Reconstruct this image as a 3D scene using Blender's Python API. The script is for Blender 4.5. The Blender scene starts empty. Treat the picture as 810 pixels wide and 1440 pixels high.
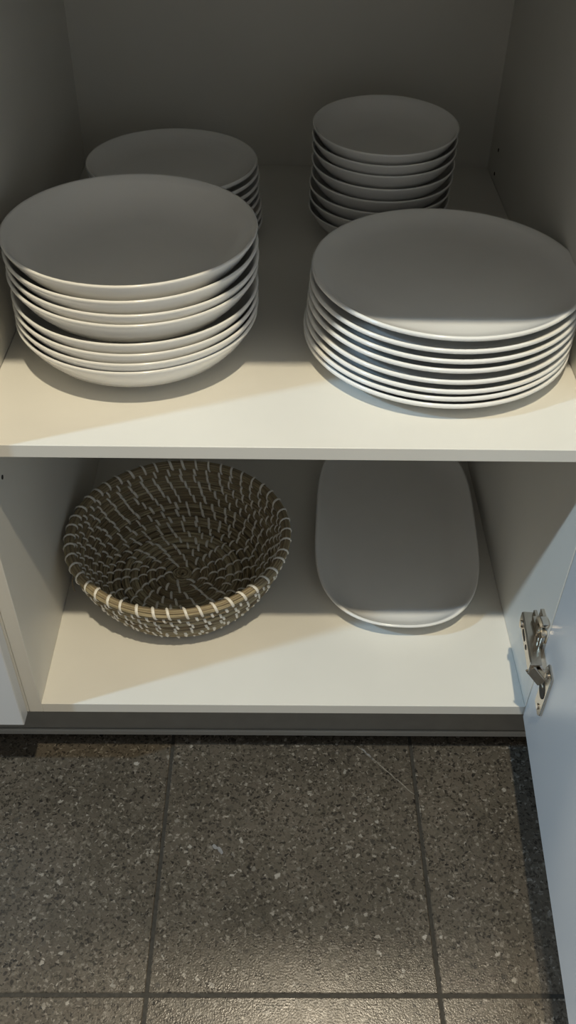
import bpy, bmesh, math, random
from mathutils import Vector, Matrix
R = math.radians
S = bpy.context.scene
COL = S.collection
Z0 = 0.1446            # height of the cabinet's bottom board above the floor
HW = 0.284             # half of the inner width
DEPTH = 0.643
SHELF = Z0 + 0.3838    # top of the shelf

# ------------------------------------------------------------------ camera
cd = bpy.data.cameras.new('camera'); cam = bpy.data.objects.new('camera', cd); COL.objects.link(cam)
pitch, yaw, roll, fpx = 0.73781, 0.01546, 0.01876, 1278.0
f = Vector((math.sin(yaw)*math.cos(pitch), math.cos(yaw)*math.cos(pitch), -math.sin(pitch)))
r0 = Vector((math.cos(yaw), -math.sin(yaw), 0)); u0 = r0.cross(f)
rr = r0*math.cos(roll) + u0*math.sin(roll); uu = rr.cross(f)
cam.matrix_world = Matrix(((rr.x, uu.x, -f.x, -0.0093), (rr.y, uu.y, -f.y, -0.63643),
                           (rr.z, uu.z, -f.z, 0.8849+Z0), (0, 0, 0, 1)))
cd.sensor_fit = 'VERTICAL'; cd.sensor_height = 36; cd.sensor_width = 36*810/1440
cd.lens = fpx/1440*36; cd.clip_start = 0.02
S.camera = cam

# ------------------------------------------------------------------ world, lamps, exposure
w = bpy.data.worlds.new('room_light'); S.world = w; w.use_nodes = True
bg = w.node_tree.nodes['Background']; bg.inputs[0].default_value = (1.0, 0.955, 0.87, 1); bg.inputs[1].default_value = 0.225
vs = S.view_settings; vs.view_transform = 'Standard'; vs.look = 'None'; vs.exposure = 0.0; vs.gamma = 1; vs.use_curve_mapping = False

def spot(name, loc, target, energy, color, radius, angle=120, blend=0.6):
    l = bpy.data.lights.new(name, 'SPOT'); l.energy = energy; l.color = color; l.shadow_soft_size = radius
    l.spot_size = R(angle); l.spot_blend = blend
    o = bpy.data.objects.new(name, l); COL.objects.link(o); o.location = loc
    o.rotation_euler = (Vector(target)-Vector(loc)).to_track_quat('-Z', 'Y').to_euler()
    return o
# warm ceiling spot above the open cabinet, cooler one further left in the same row, a lamp over the worktop
spot('ceiling_spot', (0.03, -0.750, Z0+2.35), (0.0, 0.1, Z0+0.2), 129, (1.0, 0.87, 0.62), 0.026)
spot('ceiling_spot', (-2.30, -0.755, Z0+2.35), (0.2, 0.0, Z0+0.2), 150, (0.43, 0.72, 1.0), 0.045)
spot('worktop_lamp', (0.085, 0.058, Z0+1.36), (0.02, -0.35, 0.0), 43, (1.0, 0.86, 0.64), 0.03, 140)

# ------------------------------------------------------------------ helpers
def tag(o, label=None, cat=None, group=None, kind=None):
    if label: o['label'] = label
    if cat: o['category'] = cat
    if group: o['group'] = group
    if kind: o['kind'] = kind
    return o
def obj(name, me, mat=None, parent=None, loc=(0, 0, 0), rot=(0, 0, 0)):
    o = bpy.data.objects.new(name, me); COL.objects.link(o)
    if mat and me and not me.materials: me.materials.append(mat)
    o.parent = parent; o.location = loc; o.rotation_euler = rot
    return o
def empty(name, loc=(0, 0, 0), rot=(0, 0, 0), parent=None):
    o = bpy.data.objects.new(name, None); COL.objects.link(o); o.location = loc; o.rotation_euler = rot
    o.parent = parent; o.empty_display_size = 0.02
    return o
def mesh(name, v, fa, smooth=False):
    m = bpy.data.meshes.new(name); m.from_pydata([tuple(p) for p in v], [], fa); m.update()
    if smooth:
        for p in m.polygons: p.use_smooth = True
    return m
def box_bm(x0, x1, y0, y1, z0, z1, bev=0.0, seg=1):
    bm = bmesh.new(); bmesh.ops.create_cube(bm, size=1)
    for v in bm.verts:
        v.co = Vector((x0 if v.co.x < 0 else x1, y0 if v.co.y < 0 else y1, z0 if v.co.z < 0 else z1))
    if bev: bmesh.ops.bevel(bm, geom=bm.edges[:], offset=bev, segments=seg, affect='EDGES', profile=0.5)
    return bm
def fin(bm, name, smooth=False):
    bmesh.ops.recalc_face_normals(bm, faces=bm.faces)
    m = bpy.data.meshes.new(name); bm.to_mesh(m); bm.free()
    if smooth:
        for p in m.polygons: p.use_smooth = True
    return m
def box(name, x0, x1, y0, y1, z0, z1, mat, parent=None, bev=0.0, seg=1):
    return obj(name, fin(box_bm(x0, x1, y0, y1, z0, z1, bev, seg), name), mat, parent)
def prism(name, pts, z0, z1, mat, parent=None, bev=0.0):
    """outline in xy, raised from z0 to z1"""
    bm = bmesh.new(); b = [bm.verts.new((x, y, z0)) for x, y in pts]; t = [bm.verts.new((x, y, z1)) for x, y in pts]
    n = len(pts); bm.faces.new(b[::-1]); bm.faces.new(t)
    for i in range(n): bm.faces.new((b[i], b[(i+1) % n], t[(i+1) % n], t[i]))
    if bev: bmesh.ops.bevel(bm, geom=bm.edges[:], offset=bev, segments=1, affect='EDGES')
    return obj(name, fin(bm, name), mat, parent)
def cyl_bm(bm, r, h, M, n=20, bev=0.0):
    ret = bmesh.ops.create_cone(bm, cap_ends=True, segments=n, radius1=r, radius2=r, depth=h, matrix=M)
def lathe(name, prof, n=96):
    v, fa = [], []; rings = []
    for (rad, z) in prof:
        if rad < 1e-6: rings.append([len(v)]); v.append((0, 0, z))
        else:
            rings.append(list(range(len(v), len(v)+n)))
            for k in range(n): a = 2*math.pi*k/n; v.append((rad*math.cos(a), rad*math.sin(a), z))
    for A, B in zip(rings, rings[1:]):
        for k in range(n):
            k2 = (k+1) % n
            if len(A) == 1: fa.append((A[0], B[k2], B[k]))
            elif len(B) == 1: fa.append((A[k], A[k2], B[0]))
            else: fa.append((A[k], A[k2], B[k2], B[k]))
    bm = bmesh.new(); m = mesh(name, v, fa); bm.from_mesh(m); bmesh.ops.recalc_face_normals(bm, faces=bm.faces)
    bm.to_mesh(m); bm.free()
    for p in m.polygons: p.use_smooth = True
    return m

# ------------------------------------------------------------------ materials
class N:
    def __init__(s, name):
        s.m = bpy.data.materials.new(name); s.m.use_nodes = True; s.t = s.m.node_tree
        s.b = s.t.nodes['Principled BSDF']; s.o = s.t.nodes['Material Output']
    def new(s, typ, **kw):
        n = s.t.nodes.new(typ)
        for k, v in kw.items(): setattr(n, k, v)
        return n
    def link(s, a, b): s.t.links.new(a, b)
    def tex(s, typ, scale, coord, detail=None, **kw):
        n = s.new(typ, **kw); n.inputs['Scale'].default_value = scale
        if detail is not None: n.inputs['Detail'].default_value = detail
        s.link(coord, n.inputs['Vector']); return n
    def ramp(s, fac, stops, interp='LINEAR'):
        n = s.new('ShaderNodeValToRGB'); n.color_ramp.interpolation = interp; e = n.color_ramp.elements
        while len(e) < len(stops): e.new(0.5)
        for q, (p, c) in zip(e, stops): q.position = p; q.color = c if len(c) == 4 else (*c, 1)
        s.link(fac, n.inputs[0]); return n
    def mix(s, fac, a, b, blend='MIX'):
        n = s.new('ShaderNodeMix', data_type='RGBA', blend_type=blend)
        for i, x in ((0, fac), (6, a), (7, b)):
            if isinstance(x, (int, float)): n.inputs[i].default_value = x
            elif isinstance(x, tuple): n.inputs[i].default_value = (*x, 1)
            else: s.link(x, n.inputs[i])
        return n.outputs[2]
    def bump(s, h, strength, dist):
        n = s.new('ShaderNodeBump'); n.inputs['Strength'].default_value = strength; n.inputs['Distance'].default_value = dist
        s.link(h, n.inputs['Height']); s.link(n.outputs[0], s.b.inputs['Normal'])
def plain(name, col, rough, metal=0.0, var=0.03, scale=30, coat=0.0, bump=0.0, spec=0.5):
    k = N(name); tc = k.new('ShaderNodeTexCoord'); n = k.tex('ShaderNodeTexNoise', scale, tc.outputs['Object'], 4)
    lo = tuple(c*(1-var) for c in col); hi = tuple(min(1, c*(1+var)) for c in col)
    rp = k.ramp(n.outputs['Fac'], [(0.3, lo), (0.7, hi)]); k.link(rp.outputs[0], k.b.inputs['Base Color'])
    k.b.inputs['Roughness'].default_value = rough; k.b.inputs['Metallic'].default_value = metal
    k.b.inputs['Coat Weight'].default_value = coat; k.b.inputs['Coat Roughness'].default_value = 0.06
    k.b.inputs['Specular IOR Level'].default_value = spec
    if bump: k.bump(n.outputs['Fac'], bump, 0.001)
    return k.m
M = {}
M['board'] = plain('white_melamine', (0.74, 0.725, 0.68), 0.42, var=0.015, scale=14)
M['edge'] = plain('edge_band', (0.72, 0.71, 0.68), 0.4, var=0.01)
M['door'] = plain('door_lacquer', (0.72, 0.74, 0.77), 0.27, var=0.008, scale=6, spec=0.6)
M['china'] = plain('glazed_porcelain', (0.85, 0.845, 0.83), 0.16, var=0.012, scale=25, coat=0.3)
M['plinth'] = plain('grey_plinth_laminate', (0.27, 0.265, 0.245), 0.45, var=0.06, scale=40)
M['seal'] = plain('grey_plinth_seal', (0.42, 0.42, 0.40), 0.5)
M['steel'] = plain('nickel_plated_steel', (0.62, 0.57, 0.50), 0.24, metal=1.0, var=0.06, scale=120)
M['chrome'] = plain('bright_nickel', (0.78, 0.74, 0.68), 0.12, metal=1.0, var=0.04, scale=120)
M['black'] = plain('dark_hole', (0.012, 0.011, 0.010), 0.7)
M['worktop'] = plain('worktop_laminate', (0.30, 0.28, 0.26), 0.35, var=0.1, scale=60)
M['tie'] = plain('white_plastic_tie', (0.86, 0.84, 0.79), 0.4, var=0.06, scale=200)
M['grout'] = plain('dark_grout', (0.030, 0.027, 0.022), 0.85, var=0.25, scale=200, bump=0.4)
M['scratch'] = plain('pale_scratch', (0.17, 0.155, 0.13), 0.6, var=0.25, scale=300)
M['chip'] = plain('pale_chip', (0.19, 0.19, 0.195), 0.5, var=0.15, scale=300)

k = N('seagrass'); tc = k.new('ShaderNodeTexCoord'); at = k.new('ShaderNodeAttribute', attribute_name='tone')
n = k.tex('ShaderNodeTexNoise', 90, tc.outputs['Object'], 5)
c1 = k.ramp(at.outputs['Fac'], [(0.0, (0.20, 0.155, 0.095)), (0.35, (0.31, 0.25, 0.155)), (0.7, (0.42, 0.36, 0.23)), (1.0, (0.54, 0.48, 0.33))])
cc = k.mix(k.ramp(n.outputs['Fac'], [(0.35, (0.0,)*3), (0.75, (0.5,)*3)]).outputs[0], c1.outputs[0], (0.24, 0.185, 0.115))
k.link(cc, k.b.inputs['Base Color']); k.b.inputs['Roughness'].default_value = 0.62
k.bump(n.outputs['Fac'], 0.3, 0.001); M['grass'] = k.m

k = N('speckled_stone_tile'); tc = k.new('ShaderNodeNewGeometry'); P = tc.outputs['Position']
warp = k.tex('ShaderNodeTexNoise', 170, P, 3)
va = k.new('ShaderNodeVectorMath', operation='SCALE'); k.link(warp.outputs['Color'], va.inputs[0]); va.inputs['Scale'].default_value = 0.011
vb = k.new('ShaderNodeVectorMath', operation='ADD'); k.link(P, vb.inputs[0]); k.link(va.outputs[0], vb.inputs[1]); Q = vb.outputs[0]
big = k.tex('ShaderNodeTexNoise', 7, P, 5); mid = k.tex('ShaderNodeTexNoise', 45, P, 6)
base = k.mix(k.ramp(big.outputs['Fac'], [(0.36, (0, 0, 0)), (0.64, (1, 1, 1))]).outputs[0], (0.064, 0.055, 0.044), (0.106, 0.090, 0.073))
base = k.mix(k.ramp(mid.outputs['Fac'], [(0.4, (0, 0, 0)), (0.68, (0.8,)*3)]).outputs[0], base, (0.078, 0.068, 0.053))
H = None
def speck(base, scale, stops_col, lo, hi, thr):
    v = k.tex('ShaderNodeTexVoronoi', scale, Q); sep = k.new('ShaderNodeSeparateColor'); k.link(v.outputs['Color'], sep.inputs[0])
    col = k.ramp(sep.outputs[0], stops_col)
    pick = k.ramp(sep.outputs[1], [(lo, (0, 0, 0)), (hi, (1, 1, 1))], 'LINEAR')
    near = k.ramp(v.outputs['Distance'], [(thr*0.7, (1, 1, 1)), (thr, (0, 0, 0))])
    fac = k.mix(1.0, pick.outputs[0], near.outputs[0], 'MULTIPLY')
    return k.mix(fac, base, col.outputs[0]), fac
base, f1 = speck(base, 340, [(0.0, (0.022, 0.019, 0.016)), (0.45, (0.050, 0.044, 0.034)), (0.75, (0.105, 0.092, 0.074)), (1.0, (0.20, 0.18, 0.155))], 0.28, 0.6, 0.68)
base, f2 = speck(base, 200, [(0.0, (0.018, 0.016, 0.014)), (0.6, (0.045, 0.039, 0.032)), (0.82, (0.13, 0.115, 0.095)), (1.0, (0.26, 0.24, 0.21))], 0.60, 0.72, 0.5)
base, f3 = speck(base, 115, [(0.0, (0.03, 0.027, 0.024)), (0.55, (0.085, 0.076, 0.063)), (1.0, (0.33, 0.31, 0.28))], 0.89, 0.93, 0.38)
k.link(base, k.b.inputs['Base Color']); k.b.inputs['Roughness'].default_value = 0.36
rg = k.ramp(mid.outputs['Fac'], [(0.3, (0.20,)*3), (0.7, (0.32,)*3)]); k.link(rg.outputs[0], k.b.inputs['Roughness'])
fine = k.tex('ShaderNodeTexNoise', 480, P, 2); k.bump(fine.outputs['Fac'], 0.36, 0.001); M['tile'] = k.m

# ------------------------------------------------------------------ the setting: floor, plinth
fl = box('floor', -1.72, 1.76, -1.48, 0.95, -0.05, -0.0012, M['grout']); tag(fl, 'dark grouted floor of speckled brown-grey stone tiles', kind='structure')
TW, TL, GR = 0.3123, 0.60, 0.0042
tm = fin(box_bm(-TW/2+GR/2, TW/2-GR/2, -TL/2+GR/2, TL/2-GR/2, -0.009, 0, 0.0009), 'tile')
tm.materials.append(M['tile'])
for j in range(-2, 2):
    for i in range(-5, 6):
        o = obj('tile', tm, None, fl, (-0.1443+TW*(i+0.5), -0.2674+TL*(j+0.5), 0))
def streak(name, a, b, wid, mat, n=14, jit=0.0012, seed=1, parent=None):
    rnd = random.Random(seed); a = Vector((*a, 0)); b = Vector((*b, 0)); d = (b-a).normalized(); s = Vector((-d.y, d.x, 0))
    L, Rr = [], []
    for i in range(n+1):
        p = a.lerp(b, i/n) + s*rnd.uniform(-jit, jit); ww = wid*(0.25+0.75*math.sin(math.pi*(0.08+0.84*i/n)))*rnd.uniform(0.5, 1.2)
        L.append(p+s*ww/2); Rr.append(p-s*ww/2)
    pts = [(p.x, p.y) for p in L] + [(p.x, p.y) for p in Rr[::-1]]
    return prism(name, pts, -0.0003, 0.0003, mat, parent)
streak('scratch', (0.098, 0.040), (0.1655, -0.031), 0.0017, M['scratch'], 18, 0.0010, 3, fl)
streak('scratch', (0.103, 0.036), (0.118, 0.019), 0.0022, M['chip'], 7, 0.0008, 5, fl)
streak('chip_mark', (-0.083, -0.098), (-0.071, -0.109), 0.0060, M['chip'], 6, 0.0012, 8, fl)

pl = empty('baseboard_front', (0, 0.0545, 0)); tag(pl, 'grey plinth board under the cabinets', kind='structure')
box('board', -0.904, 0.904, 0, 0.016, 0.006, Z0-0.016, M['plinth'], pl, 0.0008)
box('seal_strip', -0.904, 0.904, -0.004, 0, 0.0065, 0.0165, M['seal'], pl, 0.0012)

# ------------------------------------------------------------------ the open cabinet
T = 0.016; TOPZ = Z0+0.768
cab = empty('kitchen_cabinet', (0, 0, Z0-T)); tag(cab, 'white base cabinet standing open, with one shelf and a hinged door', 'cabinet')
def cpart(name, x0, x1, y0, y1, z0, z1, mat, parent=cab, bev=0.0006):
    o = box(name, x0, x1, y0, y1, z0, z1, mat, parent, bev); o.location = (0, 0, -(Z0-T)); return o
lp = cpart('side_panel', -HW-T, -HW, 0, DEPTH+0.012, Z0-T, TOPZ+T, M['board'])
rp_ = cpart('side_panel', HW, HW+T, 0, DEPTH+0.012, Z0-T, TOPZ+T, M['board'])
cpart('bottom_panel', -HW, HW, 0, DEPTH, Z0-T, Z0, M['board'])
cpart('top_panel', -HW, HW, 0, DEPTH, TOPZ, TOPZ+T, M['board'])
cpart('back_panel', -HW, HW, DEPTH, DEPTH+0.008, Z0-T, TOPZ+T, M['board'], bev=0)
ST = 0.0142
cpart('shelf', -HW+0.0004, HW-0.0004, 0.0, DEPTH, SHELF-ST, SHELF, M['board'])
# drilled peg holes (seen as small dark dots), children of their panel
hm = bmesh.new(); cyl_bm(hm, 0.0024, 0.0012, Matrix.Rotation(R(90), 4, 'Y'), 12); hm = fin(hm, 'peg_hole'); hm.materials.append(M['black'])
for side, par, hy in ((-1, lp, 0.0576), (1, rp_, 0.595)):
    for hz in ((0.2976,) if side < 0 else (0.3945, 0.4265)):
        obj('peg_hole', hm, None, par, (side*(HW-0.00005), hy, Z0+hz))
# the door, swung open about 86 degrees
DH = 0.79; DW = 0.592; DT = 0.018
door = empty('door', (0.2837, -0.0022, 0.0), (0, 0, R(-4)), cab); tag(door, 'glossy pale door standing open')
bm = box_bm(0, DT, -DW, 0, 0, DH, 0.0012, 2); dp = obj('door_panel', fin(bm, 'door_panel'), M['door'], door)

# concealed hinge: thing > hinge > pieces
hg = empty('hinge', (0, 0, -(Z0-T)), parent=cab); tag(hg, 'nickel-plated concealed hinge with arm and cup plate')
def place(o, M4): o.matrix_local = M4; return o
ar = Vector((0.2685, 0.0486, Z0+0.1050)); af = Vector((0.2625, -0.0278, Z0+0.1065))
ay = (af-ar).normalized(); ax = Vector((1, 0, 0)); ax = (ax-ay*ax.dot(ay)).normalized(); az = ax.cross(ay)
if az.z < 0: az = -az
AM = Matrix(((ax.x, ay.x, az.x, ar.x), (ax.y, ay.y, az.y, ar.y), (ax.z, ay.z, az.z, ar.z), (0, 0, 0, 1)))
L = (af-ar).length
# arm: a folded channel (top web facing the cabinet, two flanges)
bm = box_bm(0, 0.0016, 0, L, -0.0072, 0.0072, 0.0005)
for s in (-1, 1):
    b2 = box_bm(0.0012, 0.0125, 0.0, L, s*0.0072-0.0007, s*0.0072+0.0007, 0.0004)
    tmp = fin(b2, 't'); bm.from_mesh(tmp)
place(obj('arm', fin(bm, 'arm'), M['steel'], hg), AM)
def slot(name, y0, y1, hw, mat, x0=-0.0004, x1=0.0010, n=10):
    pts = []
    for i in range(n+1): a = math.pi*i/n; pts.append((math.cos(a)*hw, y1-hw+math.sin(a)*hw))
    for i in range(n+1): a = math.pi+math.pi*i/n; pts.append((math.cos(a)*hw, y0+hw+math.sin(a)*hw))
    o = prism(name, pts, x0, x1, mat, hg)
    # prism lies in xy extruded along z: turn so that z -> arm x, x -> arm z
    return place(o, AM @ Matrix(((0, 0, 1, 0), (0, 1, 0, 0), (1, 0, 0, 0), (0, 0, 0, 1))))
slot('slot', 0.020, 0.037, 0.0027, M['black'])
slot('slot', 0.043, 0.0495, 0.0022, M['black'])
bm = bmesh.new(); cyl_bm(bm, 0.0046, 0.003, AM @ Matrix.Translation((-0.0008, 0.0125, 0)) @ Matrix.Rotation(R(90), 4, 'Y'), 20)
bmesh.ops.bevel(bm, geom=bm.edges[:], offset=0.0005, segments=1, affect='EDGES'); sc = obj('screw', fin(bm, 'screw'), M['chrome'], hg)
# mounting plate on the side panel with its raised wing, screw and eccentric
def wbox(bm, x0, x1, y0, y1, z0, z1, bev=0.0005):
    tmp = fin(box_bm(x0, x1, y0, y1, z0, z1, bev), 't'); bm.from_mesh(tmp)
bm = bmesh.new()
wbox(bm, 0.2800, 0.2838, -0.004, 0.046, Z0+0.094, Z0+0.119)
wbox(bm, 0.2765, 0.2838, 0.004, 0.036, Z0+0.114, Z0+0.120)
wbox(bm, 0.2795, 0.2838, 0.010, 0.028, Z0+0.117, Z0+0.141)
wbox(bm, 0.2770, 0.2815, -0.002, 0.008, Z0+0.112, Z0+0.127)
obj('mounting_plate', fin(bm, 'mounting_plate'), M['steel'], hg)
# curved cam wing
pts = []
for i in range(9): a = R(-70+i*22); pts.append((0.006+math.cos(a)*0.0175, 0.1290+math.sin(a)*0.0165))
for i in range(9): a = R(106-i*22); pts.append((0.006+math.cos(a)*0.0095, 0.1290+math.sin(a)*0.0085))
o = prism('wing', [(y, z) for y, z in pts], 0.2755, 0.2830, M['chrome'], hg, 0.0006)
o.matrix_local = Matrix(((0, 0, 1, 0), (1, 0, 0, 0), (0, 1, 0, Z0), (0, 0, 0, 1)))
for (yy, zz, rad, h0, mt) in ((0.020, 0.131, 0.0052, 0.0065, 'chrome'), (0.005, 0.1265, 0.0044, 0.0060, 'steel')):
    bm = bmesh.new(); cyl_bm(bm, rad, h0, Matrix.Translation((0.2836-h0/2, yy, Z0+zz)) @ Matrix.Rotation(R(90), 4, 'Y'), 20)
    bmesh.ops.bevel(bm, geom=bm.edges[:], offset=0.0006, segments=2, affect='EDGES'); obj('screw', fin(bm, 'screw'), M[mt], hg)
# cup plate on the door
DM = Matrix.Translation((0.2837, -0.0022, Z0-T+0.0)) @ Matrix.Rotation(R(-4), 4, 'Z')
cz = Z0+0.0895 - (Z0-T)
pts = [(-0.0275, cz-0.026), (-0.0275, cz+0.022), (-0.0325, cz+0.0335), (-0.0530, cz+0.0335), (-0.0530, cz-0.0305), (-0.0470, cz-0.0375), (-0.0275, cz-0.0375)]
o = prism('cup_plate', pts, 0.0, 0.0030, M['steel'], hg, 0.0007)
place(o, DM @ Matrix(((0, 0, -1, 0), (1, 0, 0, 0), (0, 1, 0, 0), (0, 0, 0, 1))))
bm = bmesh.new(); cyl_bm(bm, 0.0118, 0.0014, DM @ Matrix.Translation((-0.0029, -0.0370, cz-0.002)) @ Matrix.Rotation(R(90), 4, 'Y'), 28)
obj('cup', fin(bm, 'cup'), M['black'], hg)
for dz in (0.0255, -0.0285):
    bm = bmesh.new(); cyl_bm(bm, 0.0036, 0.0016, DM @ Matrix.Translation((-0.0036, -0.0415, cz+dz)) @ Matrix.Rotation(R(90), 4, 'Y'), 18)
    bmesh.ops.bevel(bm, geom=bm.edges[:], offset=0.0005, segments=1, affect='EDGES'); obj('screw', fin(bm, 'screw'), M['chrome'], hg)
# links between arm end and cup
def bar(name, a, b, up, wid, th, mat, bev=0.0006):
    a = Vector(a); b = Vector(b); d = (b-a); ln = d.length; d.normalize(); up = Vector(up); up = (up-d*up.dot(d)).normalized(); s = d.cross(up)
    m = Matrix(((s.x, d.x, up.x, a.x), (s.y, d.y, up.y, a.y), (s.z, d.z, up.z, a.z), (0, 0, 0, 1)))
    return place(obj(name, fin(box_bm(-th/2, th/2, 0, ln, -wid/2, wid/2, bev), name), mat, hg), m)
zl = Z0+0.1055
bar('link', (0.2640, -0.0265, zl), (0.2775, -0.0375, zl-0.012), (0, 0, 1), 0.0150, 0.0024, M['steel'])
bar('link', (0.2720, -0.0240, zl+0.002), (0.2800, -0.0330, zl-0.006), (0, 0, 1), 0.0100, 0.0030, M['chrome'])
bar('link', (0.2775, -0.0375, zl-0.012), (0.2815, -0.0385, zl-0.024), (0, 1, 0), 0.0105, 0.0030, M['chrome'])
bm = bmesh.new(); cyl_bm(bm, 0.0022, 0.0165, Matrix.Translation((0.2645, -0.0262, zl)), 14); obj('pivot_pin', fin(bm, 'pivot_pin'), M['chrome'], hg)

# ------------------------------------------------------------------ neighbour cabinet and worktop
for nx, sd, lab in ((-0.602, 1, 'closed white cabinet at the left edge, beside the open one'), (0.6035, -1, 'closed white cabinet to the right, hidden behind the open door')):
    nb = empty('kitchen_cabinet', (nx, 0, Z0-T)); tag(nb, lab, 'cabinet')
    box('carcass', -0.3015, 0.3015, 0.0, DEPTH+0.012, 0, 0.80, M['board'], nb, 0.0006)
    x0, x1 = (-0.299, 0.3005) if sd > 0 else (-0.299, 0.299)
    box('door_panel', x0, x1, -0.0205, -0.0025, 0.002, 0.79, M['door'], nb, 0.0012, 2)
wt = box('worktop', -0.91, 0.91, -0.047, 0.70, TOPZ+T+0.0005, TOPZ+T+0.0405, M['worktop'], None, 0.002, 2); tag(wt, 'dark laminate worktop lying over the white cabinets', 'worktop')

# ------------------------------------------------------------------ plates
ORD = ['topmost', 'second', 'third', 'fourth', 'fifth', 'sixth', 'seventh', 'eighth', 'ninth']
def flat_prof(Rm, ft):
    s = Rm/0.134
    p = [(0, ft*0.4), (0.076, ft*0.4), (0.0775, 0), (0.0805, 0), (0.083, ft), (0.098, ft+0.0008), (0.112, ft+0.0038), (0.1225, ft+0.0082),
         (0.1290, ft+0.0118), (0.1322, ft+0.0134), (0.1340, ft+0.0155), (0.1338, ft+0.0175), (0.1325, ft+0.0184), (0.1305, ft+0.0176),
         (0.1255, ft+0.0138), (0.1175, ft+0.0094), (0.105, ft+0.0060), (0.086, ft+0.0045), (0.04, ft+0.0042), (0, ft+0.0042)]
    return [(a*s, b) for a, b in p]
def deep_prof(Rm, ft, D=0.038):
    s = Rm/0.118; z = lambda t: ft+t*D/0.038
    p = [(0, ft*0.4), (0.058, ft*0.4), (0.0595, 0), (0.0625, 0), (0.065, ft), (0.084, z(0.0040)), (0.099, z(0.0115)), (0.1085, z(0.0220)),
         (0.1150, z(0.0318)), (0.1175, z(0.0362)), (0.1183, z(0.0380)), (0.1180, z(0.0393)), (0.1168, z(0.0398)), (0.1152, z(0.0388)),
         (0.1122, z(0.0330)), (0.1055, z(0.0228)), (0.0960, z(0.0134)), (0.0825, z(0.0073)), (0.066, z(0.0057)), (0.04, z(0.0055)), (0, z(0.0055))]
    return [(a*s, b) for a, b in p]
def stack(kind, Rm, rims, xy0, xy1, labels, group, rimh, floor_t, tilts, name, D=0.038, seed=0):
    """rims: heights of each rim above the shelf from the bottom up; each plate stands on the one below"""
    base = SHELF+0.0003; n = len(rims); cur = 0.0; rnd = random.Random(seed)
    for i, rz in enumerate(rims):
        ft = max(0.0012, rz - cur - rimh)
        t = i/(n-1); x = xy0[0]+(xy1[0]-xy0[0])*t; y = xy0[1]+(xy1[1]-xy0[1])*t
        m = lathe(name, (flat_prof if kind == 'flat' else lambda r, q: deep_prof(r, q, D))(Rm, ft))
        tl = tilts[i] if tilts else (0, 0)
        o = obj(name, m, M['china'], None, (x+rnd.uniform(-1, 1)*0.0008, y+rnd.uniform(-1, 1)*0.0008, base+cur), (R(tl[0]), R(tl[1]), 0))
        tag(o, labels[n-1-i], 'plate' if kind == 'flat' or Rm > 0.1 else 'bowl', group)
        cur += ft + floor_t + 0.0002
def labs(what, where, n):
    out = []
    for i in range(n):
        if i == 0: out.append(f'topmost {what} on the {where}')
        elif i == n-1: out.append(f'{what} at the bottom of the {where}')
        else: out.append(f'{ORD[i]} {what} from the top of the {where}')
    return out
def heights(bottom, gaps_top_down):
    h = [bottom]
    for g in reversed(gaps_top_down): h.append(h[-1]+g)
    return h
def scaled(g, total): s = sum(g); return [x*total/s for x in g]
stack('deep', 0.118, heights(0.0445, scaled([40, 38, 27, 60, 30, 29, 28], 0.086)), (-0.1485, 0.1650), (-0.1480, 0.1640),
      labs('wide deep white plate', 'front left stack', 8), 'deep plates in the front left stack', 0.0393, 0.0055,
      [(0, 0), (0, 0), (0, .4), (0, .3), (.3, 1.0), (.2, 0.9), (0, .2), (0, .2)], 'deep_plate', seed=1)
stack('flat', 0.134, heights(0.0200, scaled([35, 28, 28, 32, 29, 18, 23], 0.061)), (0.1490, 0.1710), (0.1555, 0.1870),
      labs('large flat white dinner plate', 'front right stack', 8), 'dinner plates in the front right stack', 0.0184, 0.0042,
      None, 'dinner_plate', seed=2)
stack('flat', 0.100, heights(0.0190, [0.0101]*7), (-0.1300, 0.4280), (-0.1365, 0.4290),
      labs('white side plate', 'stack at the back left', 8), 'side plates in the back left stack', 0.0184, 0.0042, None, 'side_plate', seed=3)
stack('deep', 0.0845, heights(0.0340, [0.0118, 0.0125, 0.0155, 0.0148, 0.0135, 0.0135, 0.0130]), (0.1100, 0.4370), (0.1125, 0.4430),
      labs('small white bowl', 'stack at the back right', 8), 'small bowls in the back right stack', 0.0393*0.75, 0.0055*0.75,
      [(0, 0), (.4, 0), (.8, 0), (1.2, 0), (1.6, 0), (2.2, 0), (2.8, 0), (3.2, 0)], 'small_bowl', D=0.038*0.75, seed=4)

# ------------------------------------------------------------------ serving platter
def platter():
    a, b, px, py, n = 0.1110, 0.198, 2.3, 3.6, 128
    rings = [(0.040, 0.003), (0.0385, 0.0), (0.036, 0.0), (0.034, 0.003), (0.022, 0.006), (0.010, 0.0125), (0.003, 0.0185), (0.0, 0.0215), (0.0002, 0.0229), (0.0018, 0.0236),
             (0.0035, 0.0228), (0.008, 0.0185), (0.015, 0.0130), (0.024, 0.0092), (0.033, 0.0074), (0.040, 0.0068)]
    v, fa = [], []
    for (d, z) in rings:
        for i in range(n):
            t = 2*math.pi*i/n; c, s = math.cos(t), math.sin(t)
            x = math.copysign(abs(c)**(2/px), c)*(a-d); y = math.copysign(abs(s)**(2/py), s)*(b-d)
            v.append((x, y, z*1.2))
    for q in range(len(rings)-1):
        for i in range(n):
            j = (i+1) % n; fa.append((q*n+i, q*n+j, (q+1)*n+j, (q+1)*n+i))
    last = (len(rings)-1)*n
    c0 = len(v); v.append((0, 0, 0.0036)); v.append((0, 0, 0.0080))
    for i in range(n):
        j = (i+1) % n; fa.append((c0, j, i)); fa.append((c0+1, last+i, last+j))
    return mesh('serving_platter', v, fa, True)
o = obj('serving_platter', platter(), M['china'], None, (0.1550, 0.2955, Z0+0.0003), (0, 0, R(-3.6)))
tag(o, 'long rounded white serving platter on the bottom board beside the basket', 'platter')

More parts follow.
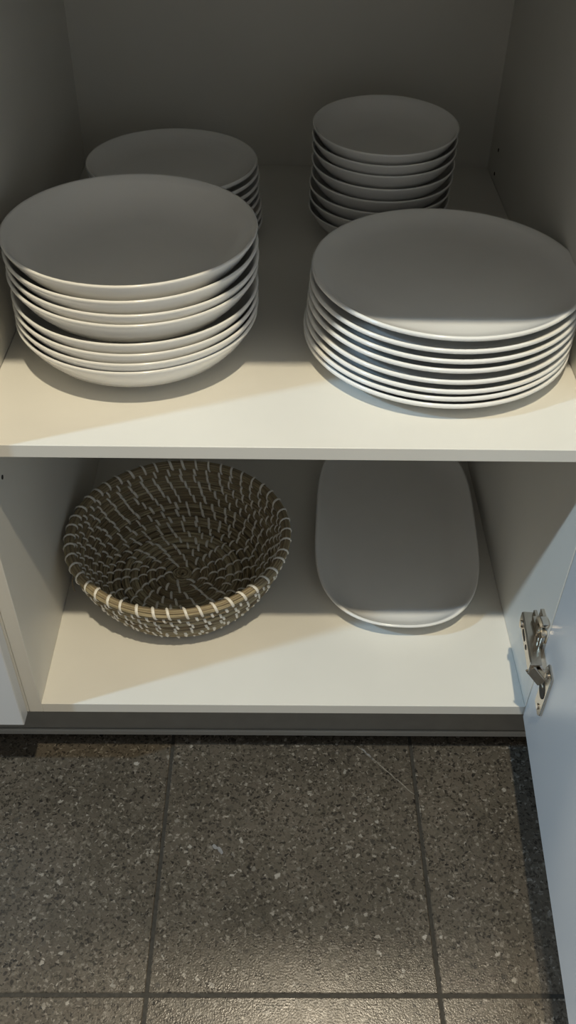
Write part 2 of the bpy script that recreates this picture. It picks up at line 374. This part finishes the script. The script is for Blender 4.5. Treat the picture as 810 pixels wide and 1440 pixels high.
# ------------------------------------------------------------------ coiled basket
bk = empty('coiled_basket', (-0.1355, 0.2040, Z0+0.0005)); tag(bk, 'round coiled seagrass basket with white ties on the bottom board', 'basket')
prof = []
nb_ = 9
for i in range(nb_): prof.append((0.0075+0.0112*i, 0.0058, 0.0054))
wall = [(0.1042, 0.0105), (0.1100, 0.0188), (0.1152, 0.0274), (0.1200, 0.0362), (0.1243, 0.0452), (0.1282, 0.0544), (0.1317, 0.0638), (0.1348, 0.0733)]
for (a, b) in wall: prof.append((a, b, 0.0053))
prof.append((0.1372, 0.0828, 0.0060))
rnd = random.Random(7)
def coil(r, z, cr, seed):
    rn = random.Random(seed); v, fa, tone = [], [], []
    seg = max(18, int(2*math.pi*r/0.0045))
    def tube(off_r, off_z, rad, sides, tn, wob, a0=0.0, a1=2*math.pi, closed=True, twist=0.0):
        ns = max(4, int(seg*(a1-a0)/(2*math.pi))); st = len(v); m = ns if closed else ns+1
        ph = rn.uniform(0, 6.28); p2 = rn.uniform(0, 6.28); f1 = rn.choice((3, 4, 5, 6, 7)); f2 = rn.choice((9, 11, 13))
        for i in range(m):
            a = a0+(a1-a0)*i/ns
            ca, sa = math.cos(twist*(a-a0)), math.sin(twist*(a-a0))
            o_r = off_r*ca-off_z*sa; o_z = off_r*sa+off_z*ca
            o_r += wob*(math.sin(f1*a+ph)+0.6*math.sin(f2*a+p2)); o_z += wob*(math.cos(f1*a+p2)+0.6*math.cos(f2*a+ph))
            rd = rad*(1+0.15*math.sin(f2*a+p2))
            if not closed and i in (0, ns): rd *= 0.3
            for s in range(sides):
                b = 2*math.pi*s/sides; R_ = r+o_r+rd*math.cos(b)
                v.append((R_*math.cos(a), R_*math.sin(a), z+o_z+rd*math.sin(b))); tone.append(tn)
        for i in range(ns):
            i2 = (i+1) % m if closed else i+1
            for s in range(sides):
                s2 = (s+1) % sides
                fa.append((st+i*sides+s, st+i2*sides+s, st+i2*sides+s2, st+i*sides+s2))
    tube(0, 0, cr*0.78, 7, 0.12, 0)
    for s in range(13):
        b = 2*math.pi*(s+rn.uniform(-.3, .3))/13; q = cr*rn.uniform(0.66, 0.86); tn = rn.random()
        a0 = rn.uniform(0, 6.28)
        if rn.random() < 0.5: tube(math.cos(b)*q, math.sin(b)*q, cr*rn.uniform(.20, .30), 5, tn, 0.00018)
        else:
            cut = rn.uniform(1.5, 4.5)
            tube(math.cos(b)*q, math.sin(b)*q, cr*rn.uniform(.20, .30), 5, tn, 0.00018, a0, a0+cut, False, rn.choice((-.15, 0, .15)))
            tube(math.cos(b)*q, math.sin(b)*q, cr*rn.uniform(.20, .30), 5, rn.random(), 0.00018, a0+cut, a0+6.28, False, rn.choice((-.15, 0, .15)))
    m = mesh('coil', v, fa, True); at = m.attributes.new('tone', 'FLOAT', 'POINT'); at.data.foreach_set('value', tone)
    return m
for i, (r, z, cr) in enumerate(prof):
    o = obj('rim_coil' if i == len(prof)-1 else 'coil', coil(r, z, cr, 100+i), M['grass'], bk)
# ties: a slanted band wrapped round the coil, about 40 triangles each
def tie_mesh(slant=0.0052, wid=0.0034, n=10):
    v, fa = [], []
    for i in range(n+1):
        u = -1+2*i/n; b = R(170)*u
        for (dx, rr_) in ((-wid/2, 1.02), (0, 1.22), (wid/2, 1.02)):
            v.append((dx + slant*0.8*u, 0.0056*rr_*math.cos(b), 0.0056*rr_*math.sin(b)))
    for i in range(n):
        j = i+1
        for s in (0, 1): fa.append((i*3+s, j*3+s, j*3+s+1, i*3+s+1))
    m = mesh('tie', v, fa, True); m.materials.append(M['tie']); return m
tmesh = [tie_mesh(0.0060), tie_mesh(0.0048, 0.0030), tie_mesh(0.0068, 0.0038)]
made = 0; rest_v, rest_f = [], []
for i in range(len(prof)-1, 0, -1):
    r, z, cr = prof[i]; n = max(6, round(2*math.pi*r/0.0185)); off = 2.4*i
    for q in range(n):
        a = 2*math.pi*(q+rnd.uniform(-.12, .12))/n + off
        nx = prof[i-1]; tiltb = math.atan2(z-nx[1], r-nx[0])        # lean of the wall here
        s = cr/0.0056*1.08
        # local x: tangent, local y: from the coil above to the one below, local z: across the wall
        tx = Vector((-math.sin(a), math.cos(a), 0)); up = Vector((math.cos(a)*math.cos(tiltb), math.sin(a)*math.cos(tiltb), math.sin(tiltb)))
        nz = tx.cross(up); c = Vector((r*math.cos(a), r*math.sin(a), z))
        mm = Matrix(((tx.x, up.x, nz.x, c.x), (tx.y, up.y, nz.y, c.y), (tx.z, up.z, nz.z, c.z), (0, 0, 0, 1))) @ Matrix.Diagonal((1, s*1.06, s, 1))
        tmq = tmesh[rnd.randrange(3)]
        if made < 300:
            o = obj('tie', tmq, None, bk); o.matrix_local = mm; made += 1
        else:
            st = len(rest_v)
            rest_v += [mm @ x.co for x in tmq.vertices]; rest_f += [tuple(st+e for e in p.vertices) for p in tmq.polygons]
o = obj('ties', mesh('ties', rest_v, rest_f, True), M['tie'], bk); tag(o, kind='stuff')
# a stray straw hanging from the rim
def straw(p, rad=0.0007):
    v, fa = [], []
    for i, q in enumerate(p):
        for s in range(5): b = 2*math.pi*s/5; v.append((q[0]+rad*math.cos(b), q[1]+rad*math.sin(b), q[2]))
    for i in range(len(p)-1):
        for s in range(5): s2 = (s+1) % 5; fa.append((i*5+s, i*5+s2, (i+1)*5+s2, (i+1)*5+s))
    return mesh('straw', v, fa, True)
obj('straw', straw([(-0.121, -0.074, 0.079), (-0.1235, -0.0765, 0.073), (-0.1235, -0.0775, 0.064), (-0.1225, -0.0775, 0.056)]), M['grass'], bk)
